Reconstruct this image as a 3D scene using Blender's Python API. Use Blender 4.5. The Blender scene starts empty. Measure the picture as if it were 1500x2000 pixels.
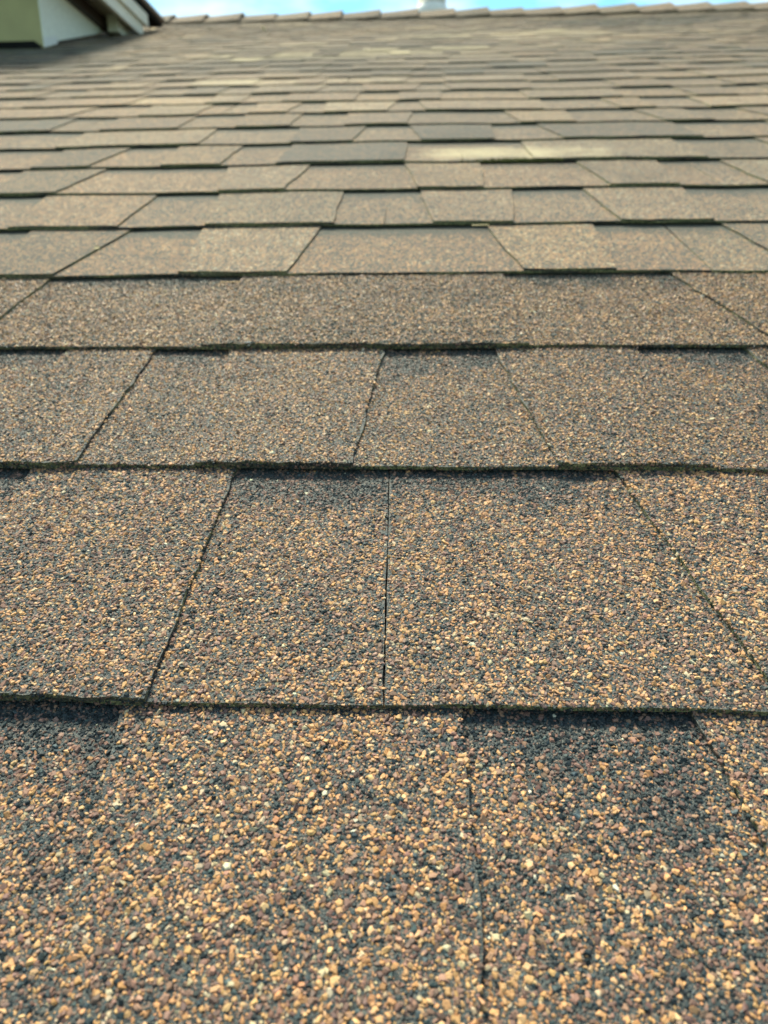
import bpy, math, random
import numpy as np
from mathutils import Matrix, Vector

random.seed(7)
rng = np.random.default_rng(11)
scene = bpy.context.scene
col = scene.collection
R = math.radians

# ------------------------------------------------------------------ camera, light, exposure
SLOPE = R(20.0)                      # pitch of the roof
ROOF_Z = 3.0                         # world height of the roof frame's origin
ROOF_M = Matrix.Translation((0, 0, ROOF_Z)) @ Matrix.Rotation(SLOPE, 4, 'X')   # roof frame: x along the courses, y up the slope, z off the roof

cam_d = bpy.data.cameras.new('camera')
cam = bpy.data.objects.new('camera', cam_d)
col.objects.link(cam)
cr = Vector((0.99884854, 0.0424756, -0.02230305))
cu = Vector((-0.00762732, 0.59957441, 0.80028267))
cf = Vector((-0.04736482, 0.79919106, -0.599208))
cm = Matrix((cr, cu, -cf)).transposed().to_4x4()
cm.translation = Vector((0, 0, 0.19256641))
cam.matrix_world = ROOF_M @ cm
cam_d.sensor_fit = 'HORIZONTAL'
cam_d.sensor_width = 6.0
cam_d.lens = 5.6
cam_d.clip_start = 0.01
cam_d.clip_end = 2000
cam_d.dof.use_dof = True
cam_d.dof.focus_distance = 0.27
cam_d.dof.aperture_fstop = 3.0
scene.camera = cam

SUN_EL, SUN_AZ = R(57), R(-26)        # azimuth measured from straight up the slope towards the right
world = bpy.data.worlds.new('World')
scene.world = world
world.use_nodes = True
wn, wl = world.node_tree.nodes, world.node_tree.links
sky = wn.new('ShaderNodeTexSky')
sky.sky_type = 'NISHITA'
sky.sun_disc = False
sky.sun_elevation = SUN_EL
sky.sun_rotation = SUN_AZ
sky.air_density = 1.0
sky.dust_density = 0.3
sky.ozone_density = 1.5
tint = wn.new('ShaderNodeMix')            # thin veil: the photograph's sky is pale cyan
tint.data_type = 'RGBA'
tint.blend_type = 'MULTIPLY'
tint.inputs[0].default_value = 1.0
tint.inputs[7].default_value = (0.66, 1.05, 0.98, 1)
wl.new(sky.outputs[0], tint.inputs[6])
wtc = wn.new('ShaderNodeTexCoord')
cn = wn.new('ShaderNodeTexNoise')           # thin cirrus
cn.inputs['Scale'].default_value = 5.5
cn.inputs['Detail'].default_value = 5.0
cmap = wn.new('ShaderNodeMapping')
cmap.inputs['Scale'].default_value = (1.0, 1.0, 3.0)
cmap.inputs['Location'].default_value = (0.35, 0.0, 0.0)
wl.new(wtc.outputs['Generated'], cmap.inputs[0])
wl.new(cmap.outputs[0], cn.inputs['Vector'])
cr_ = wn.new('ShaderNodeMapRange')
cr_.inputs[1].default_value = 0.42
cr_.inputs[2].default_value = 0.62
cr_.inputs[4].default_value = 0.8
wl.new(cn.outputs[0], cr_.inputs[0])
cmix = wn.new('ShaderNodeMix')
cmix.data_type = 'RGBA'
cmix.inputs[7].default_value = (5.6, 6.0, 6.0, 1)
wl.new(cr_.outputs[0], cmix.inputs[0])
wl.new(tint.outputs[2], cmix.inputs[6])
wl.new(cmix.outputs[2], wn['Background'].inputs[0])
wn['Background'].inputs[1].default_value = 0.075

sun_d = bpy.data.lights.new('sun', 'SUN')
sun_d.energy = 3.2
sun_d.angle = R(14)
sun_d.color = (0.98, 0.95, 0.74)
sun = bpy.data.objects.new('sun', sun_d)
col.objects.link(sun)
sv = Vector((math.sin(SUN_AZ) * math.cos(SUN_EL), math.cos(SUN_AZ) * math.cos(SUN_EL), math.sin(SUN_EL)))
sun.rotation_euler = sv.to_track_quat('Z', 'Y').to_euler()
sun.location = (0, 0, 20)

vs = scene.view_settings
vs.view_transform = 'Standard'
vs.look = 'None'
vs.gamma = 1
vs.use_curve_mapping = False
vs.exposure = 1.64
try:
    scene.cycles.max_bounces = 6
    scene.cycles.use_denoising = True
except Exception:
    pass

# ------------------------------------------------------------------ materials
def new_mat(name):
    m = bpy.data.materials.new(name)
    m.use_nodes = True
    n = m.node_tree.nodes
    return m, n, m.node_tree.links, n['Principled BSDF']

def N(nodes, t, **kw):
    n = nodes.new(t)
    for k, v in kw.items():
        if k.startswith('i_'):
            n.inputs[int(k[2:]) if k[2:].isdigit() else k[2:]].default_value = v
        else:
            setattr(n, k, v)
    return n

def math_node(nodes, links, op, a, b, clamp=False):
    n = nodes.new('ShaderNodeMath')
    n.operation = op
    n.use_clamp = clamp
    for i, v in enumerate((a, b)):
        if isinstance(v, (int, float)):
            n.inputs[i].default_value = v
        elif v is not None:
            links.new(v, n.inputs[i])
    return n.outputs[0]

def ramp(nodes, stops, interp='LINEAR'):
    n = nodes.new('ShaderNodeValToRGB')
    e = n.color_ramp.elements
    n.color_ramp.interpolation = interp
    while len(e) < len(stops):
        e.new(0.5)
    for el, (p, c) in zip(e, stops):
        el.position = p
        el.color = (*c, 1)
    return n

PAL = [  # position on the 0..1 blend scale, linear colour of the granules
    (0.00, (0.014, 0.021, 0.024)), (0.13, (0.028, 0.042, 0.046)), (0.25, (0.058, 0.080, 0.082)),
    (0.29, (0.125, 0.076, 0.060)), (0.42, (0.195, 0.110, 0.080)), (0.57, (0.270, 0.150, 0.098)),
    (0.67, (0.360, 0.184, 0.080)), (0.76, (0.440, 0.238, 0.104)), (0.86, (0.480, 0.290, 0.145)),
    (0.94, (0.400, 0.310, 0.195)), (0.985, (0.500, 0.460, 0.330)),
]
PAL_P = np.array([p for p, _ in PAL])
PAL_C = np.array([c for _, c in PAL])

def pal_color(v):
    i = np.clip(np.searchsorted(PAL_P, v, side='right') - 1, 0, len(PAL) - 1)
    c = PAL_C[i]
    return np.clip(c * rng.uniform(0.82, 1.2, (len(v), 1)) * rng.uniform(0.94, 1.06, (len(v), 3)), 0, 0.75)

# loose chips of ceramic-coated stone: each chip carries its own colour
M_chip, n, l, b = new_mat('granule_chip')
a = N(n, 'ShaderNodeAttribute', attribute_name='tint')
tc = N(n, 'ShaderNodeTexCoord')
nz = N(n, 'ShaderNodeTexNoise', i_Scale=2600.0, i_Detail=2.0)
l.new(tc.outputs['Object'], nz.inputs['Vector'])
mx = N(n, 'ShaderNodeMix', data_type='RGBA', blend_type='MULTIPLY')
mx.inputs[0].default_value = 1.0
rp = ramp(n, [(0.25, (0.72, 0.72, 0.72)), (0.75, (1.18, 1.18, 1.18))])
l.new(nz.outputs[0], rp.inputs[0])
l.new(a.outputs['Color'], mx.inputs[6])
l.new(rp.outputs[0], mx.inputs[7])
l.new(mx.outputs[2], b.inputs['Base Color'])
b.inputs['Roughness'].default_value = 0.62
b.inputs['Specular IOR Level'].default_value = 0.25
bp = N(n, 'ShaderNodeBump', i_Strength=0.35, i_Distance=0.0002)
l.new(nz.outputs[0], bp.inputs['Height'])
l.new(bp.outputs[0], b.inputs['Normal'])

# asphalt bed between the chips
M_bed, n, l, b = new_mat('asphalt_bed')
tc = N(n, 'ShaderNodeTexCoord')
nz = N(n, 'ShaderNodeTexVoronoi', i_Scale=1900.0)
l.new(tc.outputs['Object'], nz.inputs['Vector'])
sp = N(n, 'ShaderNodeSeparateColor')
l.new(nz.outputs['Color'], sp.inputs[0])
rp = ramp(n, [(0.0, (0.012, 0.016, 0.017)), (0.35, (0.03, 0.04, 0.041)), (0.7, (0.06, 0.066, 0.058)), (0.9, (0.15, 0.10, 0.07))], 'CONSTANT')
l.new(sp.outputs[0], rp.inputs[0])
l.new(rp.outputs[0], b.inputs['Base Color'])
b.inputs['Roughness'].default_value = 0.7
bp = N(n, 'ShaderNodeBump', i_Strength=0.8, i_Distance=0.0004)
bp.invert = True
l.new(nz.outputs['Distance'], bp.inputs['Height'])
l.new(bp.outputs[0], b.inputs['Normal'])

# cut edges: bare asphalt with grit and a little green algae
M_edge, n, l, b = new_mat('cut_edge')
tc = N(n, 'ShaderNodeTexCoord')
oi = N(n, 'ShaderNodeObjectInfo')
va = N(n, 'ShaderNodeVectorMath', operation='ADD')
l.new(tc.outputs['Object'], va.inputs[0])
l.new(oi.outputs['Random'], va.inputs[1])
nz = N(n, 'ShaderNodeTexNoise', i_Scale=22.0, i_Detail=3.0)
l.new(va.outputs[0], nz.inputs['Vector'])
vo = N(n, 'ShaderNodeTexVoronoi', i_Scale=1100.0)
l.new(va.outputs[0], vo.inputs['Vector'])
sp = N(n, 'ShaderNodeSeparateColor')
l.new(vo.outputs['Color'], sp.inputs[0])
grit = ramp(n, [(0.0, (0.016, 0.017, 0.015)), (0.45, (0.036, 0.036, 0.028)), (0.8, (0.08, 0.066, 0.045)), (0.94, (0.24, 0.16, 0.09))], 'CONSTANT')
l.new(sp.outputs[0], grit.inputs[0])
alg = ramp(n, [(0.0, (0.05, 0.056, 0.026)), (0.4, (0.13, 0.135, 0.06)), (0.8, (0.25, 0.23, 0.11))], 'CONSTANT')
l.new(sp.outputs[1], alg.inputs[0])
fac = ramp(n, [(0.40, (0, 0, 0)), (0.56, (1, 1, 1))])
l.new(nz.outputs[0], fac.inputs[0])
mx = N(n, 'ShaderNodeMix', data_type='RGBA')
l.new(fac.outputs[0], mx.inputs[0])
l.new(grit.outputs[0], mx.inputs[6])
l.new(alg.outputs[0], mx.inputs[7])
l.new(mx.outputs[2], b.inputs['Base Color'])
b.inputs['Roughness'].default_value = 0.85
bp = N(n, 'ShaderNodeBump', i_Strength=0.9, i_Distance=0.0006)
l.new(vo.outputs['Distance'], bp.inputs['Height'])
l.new(bp.outputs[0], b.inputs['Normal'])

# granule-covered face where the chips are too small to model one by one
M_gran, n, l, b = new_mat('granule_face')
tc = N(n, 'ShaderNodeTexCoord')
oi = N(n, 'ShaderNodeObjectInfo')
lay = N(n, 'ShaderNodeAttribute', attribute_name='lay')
sx = N(n, 'ShaderNodeSeparateXYZ')
l.new(lay.outputs['Vector'], sx.inputs[0])
va = N(n, 'ShaderNodeVectorMath', operation='MULTIPLY_ADD')
cmb = N(n, 'ShaderNodeCombineXYZ', i_0=0.0, i_1=0.0)
l.new(oi.outputs['Random'], va.inputs[0])
va.inputs[1].default_value = (17.3, 9.1, 0.0)
l.new(tc.outputs['Object'], va.inputs[2])
vo = N(n, 'ShaderNodeTexVoronoi', i_Scale=640.0)
l.new(va.outputs[0], vo.inputs['Vector'])
sp = N(n, 'ShaderNodeSeparateColor')
l.new(vo.outputs['Color'], sp.inputs[0])
nz = N(n, 'ShaderNodeTexNoise', i_Scale=26.0, i_Detail=3.0)
l.new(va.outputs[0], nz.inputs['Vector'])
nz2 = N(n, 'ShaderNodeTexNoise', i_Scale=210.0, i_Detail=2.0)
l.new(va.outputs[0], nz2.inputs['Vector'])
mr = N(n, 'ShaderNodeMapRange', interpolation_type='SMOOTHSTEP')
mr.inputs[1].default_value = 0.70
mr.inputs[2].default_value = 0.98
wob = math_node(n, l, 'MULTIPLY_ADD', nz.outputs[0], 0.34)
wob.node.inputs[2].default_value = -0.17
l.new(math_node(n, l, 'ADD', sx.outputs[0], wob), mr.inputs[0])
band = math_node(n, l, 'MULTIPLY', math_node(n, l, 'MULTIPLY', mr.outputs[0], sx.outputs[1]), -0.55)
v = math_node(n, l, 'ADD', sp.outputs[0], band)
v = math_node(n, l, 'ADD', v, sx.outputs[2])
n1 = math_node(n, l, 'MULTIPLY_ADD', nz.outputs[0], 0.36); n1.node.inputs[2].default_value = -0.18
n2 = math_node(n, l, 'MULTIPLY_ADD', nz2.outputs[0], 1.0); n2.node.inputs[2].default_value = -0.5
v = math_node(n, l, 'ADD', v, n1)
v = math_node(n, l, 'ADD', v, n2, clamp=True)
rp = ramp(n, PAL, 'CONSTANT')
l.new(v, rp.inputs[0])
dust = N(n, 'ShaderNodeMix', data_type='RGBA')
dust.inputs[0].default_value = 0.14
dust.inputs[7].default_value = (0.245, 0.232, 0.180, 1)
gp = N(n, 'ShaderNodeNewGeometry')
mpn = N(n, 'ShaderNodeMapping')
mpn.inputs['Scale'].default_value = (1.0, 0.8, 0.8)
l.new(gp.outputs['Position'], mpn.inputs[0])
st = N(n, 'ShaderNodeTexNoise', i_Scale=1.5, i_Detail=6.0, i_Roughness=0.62)
l.new(mpn.outputs[0], st.inputs['Vector'])
batch = ramp(n, [(0.0, (1.0, 0.94, 0.90)), (0.3, (0.88, 0.90, 0.90)), (0.5, (0.98, 0.98, 0.98)), (0.75, (1.03, 0.99, 0.91)), (0.9, (0.82, 0.81, 0.81))], 'CONSTANT')
l.new(oi.outputs['Random'], batch.inputs[0])
mb1 = N(n, 'ShaderNodeMix', data_type='RGBA', blend_type='MULTIPLY')
mb1.inputs[0].default_value = 1.0
gap_ = ramp(n, [(0.40, (0, 0, 0)), (0.62, (1, 1, 1))])      # asphalt between the grains
l.new(vo.outputs['Distance'], gap_.inputs[0])
gmix = N(n, 'ShaderNodeMix', data_type='RGBA')
l.new(math_node(n, l, 'MULTIPLY', gap_.outputs[0], 0.85), gmix.inputs[0])
l.new(rp.outputs[0], gmix.inputs[6])
gmix.inputs[7].default_value = (0.03, 0.036, 0.036, 1)
l.new(gmix.outputs[2], mb1.inputs[6])
l.new(batch.outputs[0], mb1.inputs[7])
stain = ramp(n, [(0.37, (0.42, 0.38, 0.38)), (0.48, (0.92, 0.89, 0.86)), (0.60, (1.10, 1.06, 0.98)), (0.72, (1.30, 1.2, 1.0))])
l.new(st.outputs[0], stain.inputs[0])
mb2 = N(n, 'ShaderNodeMix', data_type='RGBA', blend_type='MULTIPLY')
mb2.inputs[0].default_value = 1.0
l.new(mb1.outputs[2], mb2.inputs[6])
l.new(stain.outputs[0], mb2.inputs[7])
sun_fleck = N(n, 'ShaderNodeMix', data_type='RGBA')  # pale yellow mixed in to paint the sun flecks
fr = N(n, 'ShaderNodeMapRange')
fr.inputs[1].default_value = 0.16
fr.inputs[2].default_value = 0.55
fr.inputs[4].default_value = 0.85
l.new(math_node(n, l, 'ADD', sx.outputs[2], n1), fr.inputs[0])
l.new(fr.outputs[0], sun_fleck.inputs[0])
l.new(mb2.outputs[2], sun_fleck.inputs[6])
sun_fleck.inputs[7].default_value = (0.50, 0.41, 0.24, 1)
l.new(sun_fleck.outputs[2], dust.inputs[6])
l.new(dust.outputs[2], b.inputs['Base Color'])
b.inputs['Sheen Weight'].default_value = 0.10
b.inputs['Sheen Roughness'].default_value = 0.45
b.inputs['Sheen Tint'].default_value = (1.0, 0.90, 0.74, 1)
b.inputs['Roughness'].default_value = 0.92
b.inputs['Specular IOR Level'].default_value = 0.15
bp = N(n, 'ShaderNodeBump', i_Strength=0.7, i_Distance=0.0011)
bp.invert = True
l.new(vo.outputs['Distance'], bp.inputs['Height'])
l.new(bp.outputs[0], b.inputs['Normal'])

# paler mottled cut edges for some upper courses and the ridge caps
M_pale_edge, n, l, b = new_mat('pale_edge')
tc = N(n, 'ShaderNodeTexCoord')
nz = N(n, 'ShaderNodeTexNoise', i_Scale=16.0, i_Detail=4.0)
l.new(tc.outputs['Object'], nz.inputs['Vector'])
rp = ramp(n, [(0.34, (0.05, 0.046, 0.036)), (0.5, (0.17, 0.14, 0.10)), (0.66, (0.30, 0.24, 0.16))])
l.new(nz.outputs[0], rp.inputs[0])
l.new(rp.outputs[0], b.inputs['Base Color'])
b.inputs['Roughness'].default_value = 0.9

def painted(name, c, rough=0.5, grime=0.35, scale=9.0):
    m, n, l, b = new_mat(name)
    tc = N(n, 'ShaderNodeTexCoord')
    nz = N(n, 'ShaderNodeTexNoise', i_Scale=scale, i_Detail=5.0)
    l.new(tc.outputs['Object'], nz.inputs['Vector'])
    d = tuple(x * (1 - grime) for x in c)
    rp = ramp(n, [(0.3, d), (0.7, c)])
    l.new(nz.outputs[0], rp.inputs[0])
    l.new(rp.outputs[0], b.inputs['Base Color'])
    b.inputs['Roughness'].default_value = rough
    bp = N(n, 'ShaderNodeBump', i_Strength=0.15, i_Distance=0.003)
    l.new(nz.outputs[0], bp.inputs['Height'])
    l.new(bp.outputs[0], b.inputs['Normal'])
    return m

M_front = painted('olive_tan_shaded', (0.42, 0.375, 0.17), 0.7, 0.2)  # olive tan of its own, with the front's shade partly put into the colour
M_stucco = painted('cream_stucco', (0.82, 0.82, 0.70), 0.9, 0.16, 60.0)
M_trim = painted('cream_paint', (0.64, 0.62, 0.50), 0.5, 0.14)
M_soffit = painted('tan_soffit_paint', (0.40, 0.36, 0.27), 0.6, 0.2)
M_brown = painted('dark_brown_trim', (0.045, 0.030, 0.022), 0.6, 0.4)
M_black = painted('black_flashing', (0.012, 0.012, 0.011), 0.95, 0.4)
M_black.node_tree.nodes['Principled BSDF'].inputs['Specular IOR Level'].default_value = 0.1
M_pipe = painted('pale_pipe', (0.58, 0.53, 0.41), 0.5, 0.25, 14.0)
M_white = painted('white_sealant', (0.75, 0.74, 0.68), 0.5, 0.15, 30.0)
M_leaf = painted('dry_leaf', (0.55, 0.42, 0.20), 0.7, 0.4, 120.0)
M_straw = painted('straw', (0.38, 0.22, 0.07), 0.7, 0.3, 120.0)
M_moss = painted('moss', (0.13, 0.14, 0.03), 0.95, 0.5, 300.0)
M_deck = painted('roof_deck', (0.06, 0.055, 0.05), 0.9, 0.3)
M_grass = painted('ground_grass', (0.07, 0.10, 0.035), 0.95, 0.4, 0.5)

# ------------------------------------------------------------------ mesh helpers
class MB:
    """Collects blocks of polygons with the same number of corners; builds one mesh."""
    def __init__(s):
        s.v, s.t, s.lay, s.blocks, s.n = [], [], [], [], 0
    def add(s, verts, polys, mat=0, tint=None, lay=None, smooth=False):
        verts = np.asarray(verts, float).reshape(-1, 3)
        m = len(verts)
        s.v.append(verts)
        s.t.append(np.broadcast_to(np.array((0.2, 0.2, 0.2)) if tint is None else tint, (m, 3)))
        s.lay.append(np.broadcast_to(np.array((0.0, 0.0, 0.0)) if lay is None else lay, (m, 3)))
        for p in polys:
            p = np.asarray(p, np.int64)
            s.blocks.append((p + s.n, mat, smooth))
        s.n += m
    def build(s, name, mats, parent=None, origin=(0, 0, 0)):
        o = np.asarray(origin, float)
        v = np.concatenate(s.v) - o
        me = bpy.data.meshes.new(name)
        me.vertices.add(len(v))
        me.vertices.foreach_set('co', v.astype(np.float32).ravel())
        loops = np.concatenate([p.ravel() for p, _, _ in s.blocks])
        sizes = np.concatenate([np.full(len(p), p.shape[1]) for p, _, _ in s.blocks])
        mi = np.concatenate([np.full(len(p), m) for p, m, _ in s.blocks])
        sm = np.concatenate([np.full(len(p), q) for p, _, q in s.blocks])
        me.loops.add(len(loops))
        me.loops.foreach_set('vertex_index', loops.astype(np.int32))
        me.polygons.add(len(sizes))
        st = np.concatenate([[0], np.cumsum(sizes)[:-1]])
        me.polygons.foreach_set('loop_start', st.astype(np.int32))
        me.polygons.foreach_set('material_index', mi.astype(np.int32))
        me.polygons.foreach_set('use_smooth', sm.astype(bool))
        t = np.concatenate(s.t)
        at = me.attributes.new('tint', 'FLOAT_COLOR', 'POINT')
        at.data.foreach_set('color', np.concatenate([t, np.ones((len(t), 1))], 1).astype(np.float32).ravel())
        at = me.attributes.new('lay', 'FLOAT_VECTOR', 'POINT')
        at.data.foreach_set('vector', np.concatenate(s.lay).astype(np.float32).ravel())
        for m in mats:
            me.materials.append(m)
        me.update(calc_edges=True)
        me.validate()
        ob = bpy.data.objects.new(name, me)
        ob.location = o
        col.objects.link(ob)
        if parent is not None:
            ob.parent = parent
        return ob

def box(mb, lo, hi, mat=0, M=None):
    x0, y0, z0 = lo
    x1, y1, z1 = hi
    v = [(x0, y0, z0), (x1, y0, z0), (x1, y1, z0), (x0, y1, z0), (x0, y0, z1), (x1, y0, z1), (x1, y1, z1), (x0, y1, z1)]
    if M is not None:
        v = [tuple(M @ Vector(p)) for p in v]
    mb.add(v, [[(0, 3, 2, 1), (4, 5, 6, 7), (0, 1, 5, 4), (1, 2, 6, 5), (2, 3, 7, 6), (3, 0, 4, 7)]], mat)

def prism(mb, outline, x0, x1, mat=0):
    """outline: (y, z) points, extruded along x."""
    k = len(outline)
    v = [(x0, y, z) for y, z in outline] + [(x1, y, z) for y, z in outline]
    mb.add(v, [[tuple(range(k))[::-1], tuple(range(k, 2 * k))]], mat)
    mb.blocks.append((np.array([(i, (i + 1) % k, k + (i + 1) % k, k + i) for i in range(k)]) + mb.n - 2 * k, mat, False))

def tag(o, label=None, cat=None, group=None, kind=None):
    for k, v in (('label', label), ('category', cat), ('group', group), ('kind', kind)):
        if v:
            o[k] = v
    return o

def empty(name, M):
    o = bpy.data.objects.new(name, None)
    o.empty_display_size = 0.2
    o.matrix_world = M
    col.objects.link(o)
    return o

# ------------------------------------------------------------------ ground
mb = MB()
g = 900.0
mb.add([(-g, -g, 0), (g, -g, 0), (g, g, 0), (-g, g, 0)], [[(0, 1, 2, 3)]])
tag(mb.build('ground', [M_grass]), kind='structure')

# ------------------------------------------------------------------ the roof
E_ = 0.143                            # exposure of a course
D0 = 0.15104
ROWS = 33
T1, T2 = 0.0020, 0.0019               # backing sheet, laminated tab
def ridge_y(x):
    return 4.90 - 0.045 * x
COS2, SIN2 = math.cos(2 * SLOPE), math.sin(2 * SLOPE)

roof = empty('shingle_roof', ROOF_M)
tag(roof, 'sloping roof of brown laminated asphalt shingles rising to a capped ridge', 'roof')

mb = MB()
xs = (-7.0, 6.5)
YB, ZD = -1.2, -0.016
sec = []
for x in xs:
    yr = ridge_y(x)
    sec.append([(x, YB, ZD), (x, yr, ZD), (x, yr + 5.0 * COS2, ZD - 5.0 * SIN2), (x, yr + 5.0 * COS2, ZD - 5.0 * SIN2 - 0.12), (x, yr, ZD - 0.14), (x, YB, ZD - 0.12)])
v = sec[0] + sec[1]
k = 6
mb.add(v, [[(i, (i + 1) % k, k + (i + 1) % k, k + i) for i in range(k)]])
mb.blocks.append((np.array([tuple(range(k))[::-1], tuple(range(k, 2 * k))]), 0, False))
mb.build('deck', [M_deck], roof)

def warp(x, y):
    return 0.55 * (0.0012 * np.sin(x * 5.1 + 1.3 * y + 0.6) + 0.0006 * np.sin(x * 19.0 - 5.0 * y + 2.0)
            + 0.0008 * np.sin(y * 6.0 + 2.2 * x) + 0.0004 * np.sin(x * 47 + 9 * y)) * np.clip((y - 0.1) * 1.6, 0.25, 1.3)

def wobble(x, row):
    """slight waviness of a butt edge (metres up the slope)"""
    ph = row * 2.399
    return 0.0007 * np.sin(x * 7.3 + ph) + 0.0005 * np.sin(x * 31 + 2.1 * ph) + 0.0003 * np.sin(x * 88 + 3.7 * ph)

def thick(row):
    """older courses up the slope have pressed flatter"""
    return 1.0 - 0.38 * min(max((row - 6) / 11.0, 0.0), 1.0)

def z_bottom(s, row):
    return -0.0022 - 0.0043 * thick(row) * s

# recesses between the laminated tabs, per course: (left edge at butt, at top, right edge at butt, at top), metres
RECESS = {
-1: [(-0.185, -0.19, -0.0741, -0.0990), (0.0169, 0.0156, 0.1065, 0.0906)],
0: [(-0.0904, -0.0909, 0.1194, 0.0956)],
1: [(-0.1721, -0.1738, -0.1099, -0.1247), (-0.0326, -0.023, 0.0674, 0.0489), (0.1414, 0.1385, 0.2218, 0.2078)],
2: [(-0.3035, -0.3062, -0.1431, -0.1452), (0.0702, 0.0664, 0.2281, 0.1999)],
3: [(-0.4319, -0.4206, -0.3769, -0.3861), (-0.3024, -0.2855, -0.1976, -0.2125), (-0.1079, -0.0967, 0.0825, 0.0631), (0.156, 0.1647, 0.3005, 0.2857)],
4: [(-0.5248, -0.5059, -0.4099, -0.4321), (-0.2999, -0.3017, -0.2119, -0.2292), (-0.0844, -0.0883, 0.013, -0.0002), (0.0897, 0.1023, 0.1919, 0.1802), (0.278, 0.2894, 0.3955, 0.3874)],
5: [(-0.6045, -0.5992, -0.5055, -0.5229), (-0.4214, -0.4103, -0.2315, -0.2497), (-0.1551, -0.1425, -0.003, -0.0206), (0.0712, 0.0772, 0.2117, 0.1979), (0.2854, 0.299, 0.385, 0.3752)],
6: [(-0.6939, -0.6894, -0.5141, -0.5257), (-0.4372, -0.425, -0.3396, -0.3548), (-0.262, -0.2596, -0.1879, -0.1853), (-0.0212, -0.0197, 0.145, 0.1438), (0.3613, 0.3541, 0.4825, 0.4702)],
7: [(-0.7462, -0.7356, -0.5416, -0.5501), (-0.3257, -0.3293, -0.1912, -0.1944), (-0.0994, -0.0864, 0.0011, -0.0182), (0.1059, 0.1121, 0.2052, 0.1835), (0.3999, 0.3953, 0.5532, 0.5384)],
8: [(-0.9202, -0.9154, -0.753, -0.7723), (-0.6125, -0.6181, -0.5249, -0.5431), (-0.398, -0.398, -0.3024, -0.3113), (-0.214, -0.2098, -0.1242, -0.1287), (-0.0227, -0.0151, 0.1597, 0.1436), (0.2468, 0.2509, 0.3859, 0.3678), (0.4617, 0.4514, 0.5643, 0.5405)],
}
JOINTS = {0: -0.0108, -1: -0.17, 1: 0.182, 2: -0.226, 3: 0.232, 4: -0.035, 5: 0.335, 6: 0.055, 7: -0.64, 8: 0.512}
# how much lighter or darker a tab's blend of granules is: (course, x) -> shift
TONES = {(3, -0.155): 0.05, (3, 0.11): 0.02, (4, 0.23): 0.03, (5, -0.19): 0.04, (6, 0.06): 0.08, (8, -0.165): 0.10, (4, 0.05): 0.0, (4, -0.33): 0.0, (4, -0.15): 0.0, (5, 0.03): -0.02, (5, 0.25): 0.02}

def half_span(row):
    y = D0 + row * E_
    return -0.07 - 0.655 * max(y, 0) - 0.42, 0.06 + 0.335 * max(y, 0) + 0.42

def grid(x_of, y0, y1, nx, ny, z_of, row, rough, edge_amp):
    """corner-to-corner grid between two wavy sides: (ny+1, nx+1, 3) points on the top face and on the bottom face"""
    a = np.linspace(0, 1, nx + 1)[None, :]
    b = np.linspace(0, 1, ny + 1)[:, None]
    xl, xr = x_of(0.0, b), x_of(1.0, b)
    jl = rng.normal(0, edge_amp, (ny + 1, 1))
    jr = rng.normal(0, edge_amp, (ny + 1, 1))
    x = (xl + jl) * (1 - a) + (xr + jr) * a
    y = y0 + (y1 - y0) * b + 0 * a
    w = wobble(x, row) * (1 - b)
    jb = rng.normal(0, edge_amp, (1, nx + 1)) * (1 - b) ** 8
    y = y + w + jb
    return x, y

def sheet(mb, x_of, row, s1, thick0, thick1, nx, ny, top_mat, edge_mat, recess, blend, edge_amp):
    y0 = D0 + row * E_
    x, y = grid(x_of, y0, y0 + s1 * E_, nx, ny, None, row, 0, edge_amp)
    s = (y - y0) / E_
    zb = z_bottom(s, row) + warp(x, y)
    top = np.stack([x, y, zb + thick1], -1)
    bot = np.stack([x, y, zb + thick0], -1)
    nxx, nyy = nx + 1, ny + 1
    idx = np.arange(nxx * nyy).reshape(nyy, nxx)
    q = np.stack([idx[:-1, :-1], idx[:-1, 1:], idx[1:, 1:], idx[1:, :-1]], -1).reshape(-1, 4)
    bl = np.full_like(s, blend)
    for prow, px_, pw, ps, ph, amp in SUN_SHADE_PATCHES:     # sun flecks (pale) and shade (dark) painted into the granule blend
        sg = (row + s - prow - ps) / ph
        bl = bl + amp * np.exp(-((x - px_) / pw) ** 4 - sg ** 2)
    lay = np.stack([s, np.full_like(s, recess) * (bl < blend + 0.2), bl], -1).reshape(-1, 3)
    if top_mat == 2:                    # the bed is only bare where chips will be laid on it
        cx, cy = top.reshape(-1, 3)[q].mean(1)[:, :2].T
        inside = (cx > -0.098 - 0.5 * cy) & (cx < 0.083 + 0.36 * cy)
        mb.add(top.reshape(-1, 3), [p for p in (q[inside],) if len(p)], 2, lay=lay, smooth=True)
        if (~inside).any():
            mb.add(top.reshape(-1, 3), [q[~inside]], 0, lay=lay, smooth=True)
    else:
        mb.add(top.reshape(-1, 3), [q], top_mat, lay=lay, smooth=True)
    ring = np.concatenate([idx[0, :], idx[1:, -1], idx[-1, -2::-1], idx[-2:0:-1, 0]])
    r_top, r_bot = top.reshape(-1, 3)[ring], bot.reshape(-1, 3)[ring]
    k = len(ring)
    i = np.arange(k)
    mb.add(np.concatenate([r_bot, r_top]), [np.stack([i, (i + 1) % k, k + (i + 1) % k, k + i], -1)], edge_mat)

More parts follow.
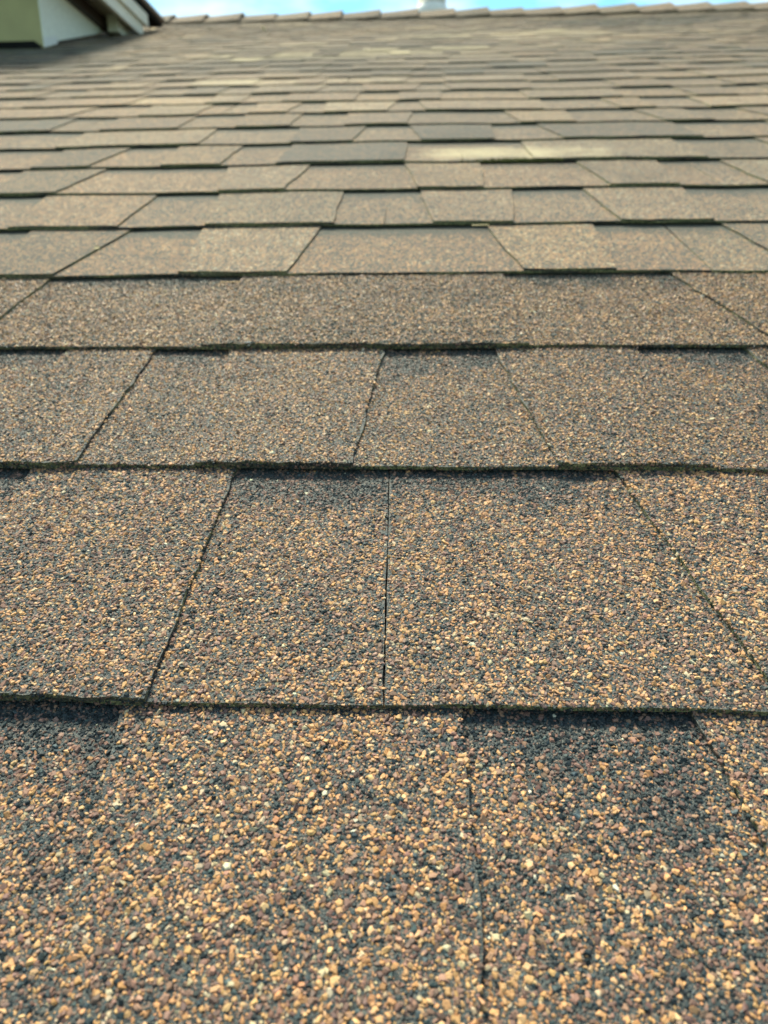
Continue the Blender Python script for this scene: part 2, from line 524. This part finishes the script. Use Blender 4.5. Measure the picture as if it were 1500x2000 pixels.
def chips(mb, P, rad, hgt, v, sides, mat, normal=None, flat=0.62, dusty=0.0):
    """angular stone chips: P (m,3) seats on the face, rad, hgt (m,), v the colour value"""
    m = len(P)
    if m == 0:
        return
    ang0 = rng.uniform(0, 2 * math.pi, (m, 1))
    ang = ang0 + (np.arange(sides)[None, :] + rng.uniform(-0.42, 0.42, (m, sides))) * 2 * math.pi / sides
    el = rng.uniform(0.5, 1.0, (m, 1))
    th = rng.uniform(0, math.pi, (m, 1))
    rr = rad[:, None] * rng.uniform(0.72, 1.3, (m, sides))
    px, py = rr * np.cos(ang), rr * np.sin(ang) * el
    px, py = px * np.cos(th) - py * np.sin(th), px * np.sin(th) + py * np.cos(th)
    tx, ty = rng.normal(0, 0.30, (m, 1)), rng.normal(0, 0.30, (m, 1))
    if sides == 4:
        flat = 0.80
    f = rng.uniform(flat - 0.12, flat + 0.14, (m, 1))
    ox, oy = rad[:, None] * rng.normal(0, 0.12, (m, 1)), rad[:, None] * rng.normal(0, 0.12, (m, 1))
    h = hgt[:, None]
    rings = [(px, py, np.broadcast_to(-0.25 * h, px.shape))]
    if sides >= 5:
        rings.append((px * 1.03, py * 1.03, 0.42 * h + tx * px * 0.6 + ty * py * 0.6))
    rings.append((px * f + ox, py * f + oy, h + tx * px * f + ty * py * f))
    pts = np.stack([np.stack(r, -1) for r in rings], 1)            # m, rings, sides, 3
    if normal == 'butt':                                           # chips stuck to a vertical edge that faces down the slope
        pts = np.stack([pts[..., 0], -pts[..., 2], pts[..., 1]], -1)
    pts = pts + P[:, None, None, :]
    nr = len(rings)
    base = (np.arange(m) * nr * sides)[:, None, None]
    i = np.arange(sides)
    quads = []
    for k in range(nr - 1):
        q = np.stack([k * sides + i, k * sides + (i + 1) % sides, (k + 1) * sides + (i + 1) % sides, (k + 1) * sides + i], -1)
        quads.append((base + q[None]).reshape(-1, 4))
    cap = (base[:, 0] + ((nr - 1) * sides + i)[None])
    c = pal_color(v) * (1 - dusty) + np.array((0.245, 0.232, 0.180)) * dusty
    mb.add(pts.reshape(-1, 3), [np.concatenate(quads), cap], mat, tint=np.repeat(c, nr * sides, 0))

def smooth_noise(x, y, f, seed):
    r = np.random.default_rng(seed)
    o = np.zeros_like(x)
    for _ in range(7):
        th, ph, k = r.uniform(0, 6.28), r.uniform(0, 6.28), f * r.uniform(0.6, 1.7)
        o += np.sin((x * math.cos(th) + y * math.sin(th)) * k + ph)
    return o / 2.65

def cover(mb, x_of, row, s0, s1, thick, recess, blend, mat, clip):
    """lay chips over an exposed face"""
    y0 = D0 + row * E_
    near = row <= 1
    xl = min(x_of(0.0, np.array([0.0, 1.0])).min(), 9)
    xr = x_of(1.0, np.array([0.0, 1.0])).max()
    xl, xr = max(xl, clip[0]), min(xr, clip[1])
    if xr <= xl:
        return
    for spacing, share, rmu, sides, dark in ((0.00122 if near else 0.00138, 0.95, 0.00068 if near else 0.00078, 5 if row <= 0 else 4, 0.05 if near else 0.045), (0.00086, 0.16 if near else 0.0, 0.00036, 4, -0.18)):
        nx, ny = int((xr - xl) / spacing) + 1, int((s1 - s0) * E_ / (spacing * 0.866)) + 1
        gx, gy = np.meshgrid(np.arange(nx), np.arange(ny))
        x = xl + (gx + 0.5 * (gy % 2)) * spacing + rng.normal(0, 0.27 * spacing, gx.shape)
        y = y0 + s0 * E_ + gy * spacing * 0.866 + rng.normal(0, 0.27 * spacing, gx.shape)
        x, y = x.ravel(), y.ravel()
        keep = rng.random(len(x)) < share
        x, y = x[keep], y[keep]
        b = (y - y0) / (E_ * 1.12)
        m = rng.uniform(-0.0005, 0.0007, len(x))
        keep = (x > x_of(0.0, b) + m) & (x < x_of(1.0, b) - m) & (y > y0 + wobble(x, row) + m) & (x > -0.105 - 0.5 * y) & (x < 0.09 + 0.36 * y)
        x, y = x[keep], y[keep]
        if not len(x):
            return
        s = (y - y0) / E_
        z = z_bottom(s, row) + warp(x, y) + thick
        rad = rmu * np.exp(rng.normal(0, 0.33, len(x)))
        rad = np.minimum(rad, rmu * 1.9)
        hgt = rad * rng.uniform(0.32, 0.66, len(x))
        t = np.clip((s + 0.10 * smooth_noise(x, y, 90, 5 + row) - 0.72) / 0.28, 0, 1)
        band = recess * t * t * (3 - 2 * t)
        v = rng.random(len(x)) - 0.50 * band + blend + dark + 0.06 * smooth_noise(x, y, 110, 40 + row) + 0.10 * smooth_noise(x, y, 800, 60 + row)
        v = np.clip(v, 0, 0.999)
        cream = rng.random(len(x)) < 0.0022
        v[(v > 0.985) & ~cream] = 0.78
        v[cream] = 0.99
        big = v < 0.3
        rad[big] *= 0.86
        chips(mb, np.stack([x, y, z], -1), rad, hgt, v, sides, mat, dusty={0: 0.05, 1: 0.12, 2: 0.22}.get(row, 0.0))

def butt_grit(mb, x0, x1, row, z0, z1, mat, clip):
    """grit clinging to the butt edge"""
    x0, x1 = max(x0, clip[0]), min(x1, clip[1])
    if x1 <= x0:
        return
    m = int((x1 - x0) / 0.0011 * 1.5)
    x = rng.uniform(x0, x1, m)
    y = D0 + row * E_ + wobble(x, row)
    z = z_bottom(0.0, row) + warp(x, y) + rng.uniform(z0, z1, m)
    rad = 0.00048 * np.exp(rng.normal(0, 0.3, m))
    v = np.clip(rng.random(m) * 0.62 - 0.08, 0, 0.9)
    chips(mb, np.stack([x, y - 0.0001, z], -1), rad, rad * 0.7, v, 4, mat, 'butt')

MATS_NEAR = [M_gran, M_edge, M_bed, M_chip]
MATS_FAR = [M_gran, M_pale_edge]

def lin(l0, l1, r0, r1):
    """x at fraction a across and b up (b = 1 at s = 1.12)"""
    def f(a, b):
        s = b * 1.12
        return (l0 + (l1 - l0) * s) * (1 - a) + (r0 + (r1 - r0) * s) * a
    return f

SUN_SHADE_PATCHES = [(6, 0.075, 0.085, 0.40, 0.38, 0.50), (6, 0.20, 0.06, 0.25, 0.35, 0.26), (12, -0.30, 0.28, 0.6, 0.8, 0.22), (10, -0.55, 0.20, 0.5, 0.7, 0.20),
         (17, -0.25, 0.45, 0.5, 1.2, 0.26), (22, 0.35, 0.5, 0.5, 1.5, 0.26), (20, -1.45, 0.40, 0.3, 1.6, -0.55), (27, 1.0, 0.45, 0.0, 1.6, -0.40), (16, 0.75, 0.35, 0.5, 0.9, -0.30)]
n_tabs = 0
n_sh = 0
for row in range(-2, ROWS):
    y0 = D0 + row * E_
    lo, hi = half_span(row)
    recs = list(RECESS.get(row, []))
    if not recs:
        x = lo - random.uniform(0, 0.25)
        recs.append((x, x, x + 0.1, x + 0.1))
    # carry the pattern on beyond what was measured
    while recs[-1][2] < hi:
        l0 = recs[-1][2] + random.choice((0.06, 0.085, 0.11, 0.15, 0.19)) * random.uniform(0.85, 1.2)
        w = random.choice((0.08, 0.1, 0.13, 0.17)) * random.uniform(0.85, 1.15)
        sl = random.uniform(0.0, 0.016)
        recs.append((l0, l0 + sl, l0 + w, l0 + w - sl))
    while recs[0][0] > lo:
        r0 = recs[0][0] - random.choice((0.06, 0.085, 0.11, 0.15, 0.19)) * random.uniform(0.85, 1.2)
        w = random.choice((0.08, 0.1, 0.13, 0.17)) * random.uniform(0.85, 1.15)
        sl = random.uniform(0.0, 0.016)
        recs.insert(0, (r0 - w, r0 - w + sl, r0, r0 - sl))
    tabs = [(recs[i][2], recs[i][3], recs[i + 1][0], recs[i + 1][1]) for i in range(len(recs) - 1)]
    # joints between shingles, each inside a recess
    first = JOINTS.get(row, random.uniform(lo, lo + 0.9))
    want = [first + 0.985 * k for k in range(-8, 9) if lo < first + 0.985 * k < hi]
    joints = []
    for w in want:
        if w == first and row in JOINTS:
            joints.append(w)
            continue
        c = min(recs, key=lambda r: abs((r[0] + r[2]) / 2 - w))
        joints.append((c[0] + c[2]) / 2)
    bounds = [recs[0][0] - 0.05] + sorted(set(joints)) + [recs[-1][2] + 0.05]
    near = row <= 2
    mid = row <= 8
    s1 = 1.12
    # chips only where the lens can tell them apart
    clip = (-0.105 - 0.5 * (y0 + 0.16), 0.09 + 0.36 * (y0 + 0.16))
    if row == -2:
        near = False
    row_blend = random.uniform(-0.03, 0.03) * (1 if row > 2 else 0.4) - (0.03 if 2 < row < 9 else 0.0) + (0.06 if row > 14 else 0.0)
    for i in range(len(bounds) - 1):
        xa, xb = bounds[i], bounds[i + 1]
        gap = 0.0003
        tilt = random.uniform(-0.0012, 0.0012)
        if row == 0:
            tilt = -0.0036
        x_of = lin(xa + gap, xa + gap + tilt, xb - gap, xb - gap + tilt)
        mb = MB()
        nx = max(4, int((xb - xa) / (0.006 if near else 0.012 if mid else 0.05)))
        blend = row_blend + random.uniform(-0.03, 0.03)
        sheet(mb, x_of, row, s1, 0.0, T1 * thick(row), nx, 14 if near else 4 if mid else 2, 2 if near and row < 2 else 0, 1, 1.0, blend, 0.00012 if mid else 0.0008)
        if near:
            for r in recs:
                if (r[0] + r[2]) / 2 < xa - 0.3 or (r[0] + r[2]) / 2 > xb + 0.3:
                    continue
                rf = lin(r[0], r[1], r[2], r[3])
                def f(a, b, rf=rf, x_of=x_of):
                    v = rf(a, b)
                    return np.maximum(v, x_of(0.0, b) + 0.0004) if a < 0.5 else np.minimum(v, x_of(1.0, b) - 0.0004)
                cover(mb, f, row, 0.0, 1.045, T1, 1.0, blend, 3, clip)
            butt_grit(mb, xa, xb, row, 0.0002, T1 - 0.0002, 3, clip)
        ox = (xa + xb) / 2
        mine = [t for t in tabs if xa <= (t[0] + t[2]) / 2 < xb]
        own = []
        for t in mine:
            c = (t[0] + t[2]) / 2
            tone = row_blend + random.choice((-0.26, -0.15, -0.08, -0.02, 0.03, 0.08, 0.14)) * (1.0 if row > 4 else 0.6 if row > 2 else 0.3)
            for (tr, tx), tv in TONES.items():
                if tr == row and t[0] - 0.02 < tx < t[2] + 0.02:
                    tone = tv
            tb = MB() if n_tabs < 295 else mb
            tf = lin(*t)
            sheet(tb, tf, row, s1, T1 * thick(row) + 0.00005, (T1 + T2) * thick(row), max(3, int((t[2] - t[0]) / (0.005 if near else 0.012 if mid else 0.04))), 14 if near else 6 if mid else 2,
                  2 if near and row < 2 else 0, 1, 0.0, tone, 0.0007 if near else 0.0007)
            if near:
                cover(tb, tf, row, 0.0, 1.045, T1 + T2, 0.12, tone, 3, clip)
                butt_grit(tb, t[0], t[2], row, T1 + 0.0003, T1 + T2 - 0.0002, 3, clip)
            if tb is not mb:
                n_tabs += 1
                own.append((tb, c))
        MATS = MATS_FAR if (row > 20 and random.random() < 0.4) or row > 29 else MATS_NEAR
        sh = mb.build('shingle', MATS, roof, (ox, y0, 0.0))
        n_sh += 1
        for tb, c in own:
            o = tb.build('tab', MATS, sh, (c, y0, 0.0))
            o.location = Vector((c - ox, 0, 0))
print('shingles', n_sh, 'tabs', n_tabs)

# ridge caps: bent pieces, each lapping over the next one to its right
mb_mats = [M_gran, M_pale_edge]
x = -2.9
k = 0
while x < 2.9:
    mb = MB()
    L = 0.285
    nx = 6
    lift = random.uniform(0.011, 0.021)
    th = 0.006
    fl = 0.165
    prof = [(-fl, 0.0), (-fl * 0.55, 0.006), (-0.035, 0.012), (-0.012, 0.015)]
    back = [(0.012, -0.012), (0.035, -0.012), (fl * 0.55, -0.012), (fl, -0.014)]
    sec = [(y, z) for y, z in prof] + [(y * COS2 + 0.0, -y * SIN2 + 0.024 + z) for y, z in back]
    tone = random.uniform(-0.08, 0.08)
    top, bot, lay = [], [], []
    for i in range(nx + 1):
        f = i / nx
        xx = x + f * L
        yr = ridge_y(xx) + 0.004 * math.sin(xx * 9)
        up = 0.0015 + lift * f ** 1.6
        for j, (yy, zz) in enumerate(sec):
            nyv = -math.sin(2 * SLOPE) * 0.0
            top.append((xx, yr + yy * (1 + 0.03 * f), zz + up * (1.0 if abs(yy) < 0.1 else 0.45) + th))
            bot.append((xx, yr + yy * (1 + 0.03 * f), zz + up * (1.0 if abs(yy) < 0.1 else 0.45)))
            lay.append((0.2, 0.0, tone))
    m = len(sec)
    idx = np.arange((nx + 1) * m).reshape(nx + 1, m)
    q = np.stack([idx[:-1, :-1], idx[1:, :-1], idx[1:, 1:], idx[:-1, 1:]], -1).reshape(-1, 4)
    mb.add(top, [q], 0, lay=np.array(lay), smooth=True)
    mb.add(bot, [q[:, ::-1]], 1, smooth=True)
    ring = np.concatenate([idx[:, 0], idx[-1, 1:], idx[-2::-1, -1], idx[0, -2:0:-1]])
    kk = len(ring)
    i = np.arange(kk)
    tp, bt = np.array(top)[ring], np.array(bot)[ring]
    mb.add(np.concatenate([bt, tp]), [np.stack([i, (i + 1) % kk, kk + (i + 1) % kk, kk + i], -1)], 1)
    mb.build('ridge_cap', mb_mats, roof, (x, ridge_y(x), 0.0))
    x += 0.197 * random.uniform(0.92, 1.1)

# ------------------------------------------------------------------ dormer at the left
def to_world(p):
    return ROOF_M @ Vector(p)

base = to_world((-1.45, 3.23, 0.0))
dormer = empty('dormer', Matrix.Translation(base))
tag(dormer, 'cream stucco dormer with boxed eaves standing on the roof at the upper left', 'dormer')
TA = math.tan(SLOPE)
depth = 1.05 * math.cos(SLOPE)
H_e = 0.285                                      # cheek wall height at the front corner

def part(name, mat, build):
    mb = MB()
    build(mb)
    return mb.build(name, mat if isinstance(mat, list) else [mat], dormer)

part('front_wall', M_front, lambda m: box(m, (-1.9, 0.0, -0.02), (-0.0045, 0.10, 0.75)))
part('cheek_wall', M_stucco, lambda m: prism(m, [(-0.003, 0.012), (depth, depth * TA + 0.012), (depth, 0.75), (-0.003, 0.75)], -0.004, 0.0))
part('corner_flashing', M_white, lambda m: (prism(m, [(-0.012, -0.004), (0.10, 0.10 * TA + 0.004), (0.10, 0.10 * TA + 0.03), (-0.012, 0.03)], 0.001, 0.006),
                                            box(m, (0.0, -0.10, -0.034), (0.10, 0.03, -0.029), M=Matrix.Rotation(SLOPE, 4, 'X'))))
part('base_flashing', M_black, lambda m: box(m, (-1.9, -0.06, -0.06), (-0.012, -0.002, 0.004)))
part('frieze_board', M_brown, lambda m: box(m, (0.0025, -0.02, H_e - 0.05), (0.028, depth, H_e - 0.004)))
part('soffit', M_soffit, lambda m: box(m, (0.0285, -0.25, H_e), (0.115, 0.72, H_e + 0.012)))
part('soffit_return', M_trim, lambda m: box(m, (0.045, 0.54, H_e - 0.070), (0.092, 0.82, H_e - 0.003)))
part('fascia', M_trim, lambda m: box(m, (0.1175, -0.30, H_e - 0.035), (0.137, 0.74, H_e + 0.075)))
part('gutter', M_trim, lambda m: prism(m, [(-0.30, H_e + 0.02), (0.78, H_e + 0.02), (0.78, H_e + 0.072), (-0.30, H_e + 0.072)], 0.1395, 0.150))
part('drip_edge', M_black, lambda m: box(m, (0.09, -0.33, H_e + 0.0775), (0.157, 0.97, H_e + 0.094)))
def rf(m):
    t = math.tan(R(18))
    v = [(0.166, -0.36, H_e + 0.097), (0.166, 0.99, H_e + 0.097), (-0.95, 0.99, H_e + 0.097 + 1.28 * t), (-0.95, -0.36, H_e + 0.097 + 1.28 * t)]
    w = [(x, y, z + 0.02) for x, y, z in v]
    m.add(v + w, [[(3, 2, 1, 0), (4, 5, 6, 7), (0, 1, 5, 4), (1, 2, 6, 5), (2, 3, 7, 6), (3, 0, 4, 7)]], 0)
part('dormer_roof', M_gran, rf)

# ------------------------------------------------------------------ vent pipe behind the ridge
pb = to_world((0.063, 5.36, -(5.36 - 4.9) * math.tan(2 * SLOPE) - 0.01))
pipe = empty('vent_pipe', Matrix.Translation(pb))
tag(pipe, 'round pale vent pipe standing behind the ridge against the sky', 'vent pipe')
def lathe(name, prof, mat, seg=32):
    mb = MB()
    v = [(r * math.cos(2 * math.pi * i / seg), r * math.sin(2 * math.pi * i / seg), z) for r, z in prof for i in range(seg)]
    q = [(k * seg + i, k * seg + (i + 1) % seg, (k + 1) * seg + (i + 1) % seg, (k + 1) * seg + i) for k in range(len(prof) - 1) for i in range(seg)]
    mb.add(v, [q], 0, smooth=True)
    return mb.build(name, [mat], pipe)
lathe('pipe_body', [(0.088, -0.2), (0.088, 0.95), (0.080, 0.95), (0.080, 0.6)], M_pipe)
lathe('storm_collar', [(0.0885, 0.452), (0.093, 0.450), (0.104, 0.39), (0.102, 0.387), (0.0885, 0.43)], M_white)
lathe('pipe_flashing', [(0.20, -0.06), (0.125, 0.10), (0.092, 0.29), (0.089, 0.29)], M_pipe)

# ------------------------------------------------------------------ small debris lying on the shingles
def flake(name, loc, pts, thick, mat, label, cat, tilt=(0, 0, 0)):
    M = ROOF_M @ Matrix.Translation(loc) @ Matrix.Rotation(tilt[2], 4, 'Z') @ Matrix.Rotation(tilt[0], 4, 'X') @ Matrix.Rotation(tilt[1], 4, 'Y')
    k = len(pts)
    v = [(x, y, z) for x, y, z in pts] + [(x, y, z + thick) for x, y, z in pts]
    mb = MB()
    mb.add(v, [[tuple(range(k))[::-1], tuple(range(k, 2 * k))]], 0)
    mb.blocks.append((np.array([(i, (i + 1) % k, k + (i + 1) % k, k + i) for i in range(k)]), 0, False))
    o = mb.build(name, [mat])
    o.matrix_world = M
    tag(o, label, cat)
    return o

def leaf_pts(s, r):
    rr = random.Random(r)
    return [(s * math.cos(a) * rr.uniform(0.7, 1.1), s * 0.7 * math.sin(a) * rr.uniform(0.7, 1.1), s * rr.uniform(-0.12, 0.3)) for a in [2 * math.pi * i / 9 for i in range(9)]]

flake('leaf_fragment', (-1.352, 4.278, 0.006), leaf_pts(0.024, 3), 0.0008, M_leaf, 'pale curled leaf fragment on the shingles near the dormer eave', 'leaf', (0.5, 0.2, 0.4))
flake('leaf_fragment', (-0.722, 3.917, 0.006), leaf_pts(0.020, 5), 0.0008, M_leaf, 'small pale leaf curled up near the ridge, out in the open roof', 'leaf', (0.9, 0.3, 1.2))
flake('leaf_fragment', (-0.291, 0.648, 0.0015), leaf_pts(0.0035, 8), 0.0005, M_leaf, 'tiny yellow leaf bit caught in a slanted cut between two tabs', 'leaf', (0.5, 0.1, 0.2))
flake('paint_chip', (-0.112, 0.4385, 0.0012), leaf_pts(0.0026, 9), 0.0006, M_white, 'tiny pale grey chip lodged in a shingle butt edge', 'paint chip', (1.0, 0.0, 0.1))
flake('pine_needle', (-0.151, 0.5625, -0.0012), [(-0.008, -0.0005, 0), (0.008, -0.0004, 0.0004), (0.0083, 0.0003, 0.0004), (-0.008, 0.0004, 0)], 0.0006, M_straw, 'short rust brown needle lying along a butt edge', 'pine needle', (0, 0, -0.03))
flake('straw_bit', (0.058, 0.713, -0.0005), [(-0.009, -0.0007, 0), (0.007, -0.0005, 0.0006), (0.0075, 0.0004, 0.0006), (-0.009, 0.0006, 0)], 0.0007, M_leaf, 'pale straw bit below the middle of a butt edge', 'straw', (0, 0, -0.1))
# moss growing along one butt edge
mb = MB()
m = 420
mx_ = np.concatenate([rng.normal(0.118, 0.022, 300), rng.uniform(0.05, 0.18, 120)])
my_ = D0 + 6 * E_ + wobble(mx_, 6) - np.abs(rng.normal(0, 0.0012, m))
mz_ = z_bottom(0.0, 6) + warp(mx_, my_) + rng.uniform(-0.001, 0.0035, m)
chips(mb, np.stack([mx_, my_, mz_], -1), 0.0009 * np.exp(rng.normal(0, 0.35, m)), np.full(m, 0.0008), rng.random(m), 4, 0)
o = mb.build('moss', [M_moss], None, (0.118, D0 + 6 * E_, 0.0))
o.matrix_world = ROOF_M @ o.matrix_basis
tag(o, 'thin green moss growing along a butt edge below the painted sun fleck', 'moss', kind='stuff')
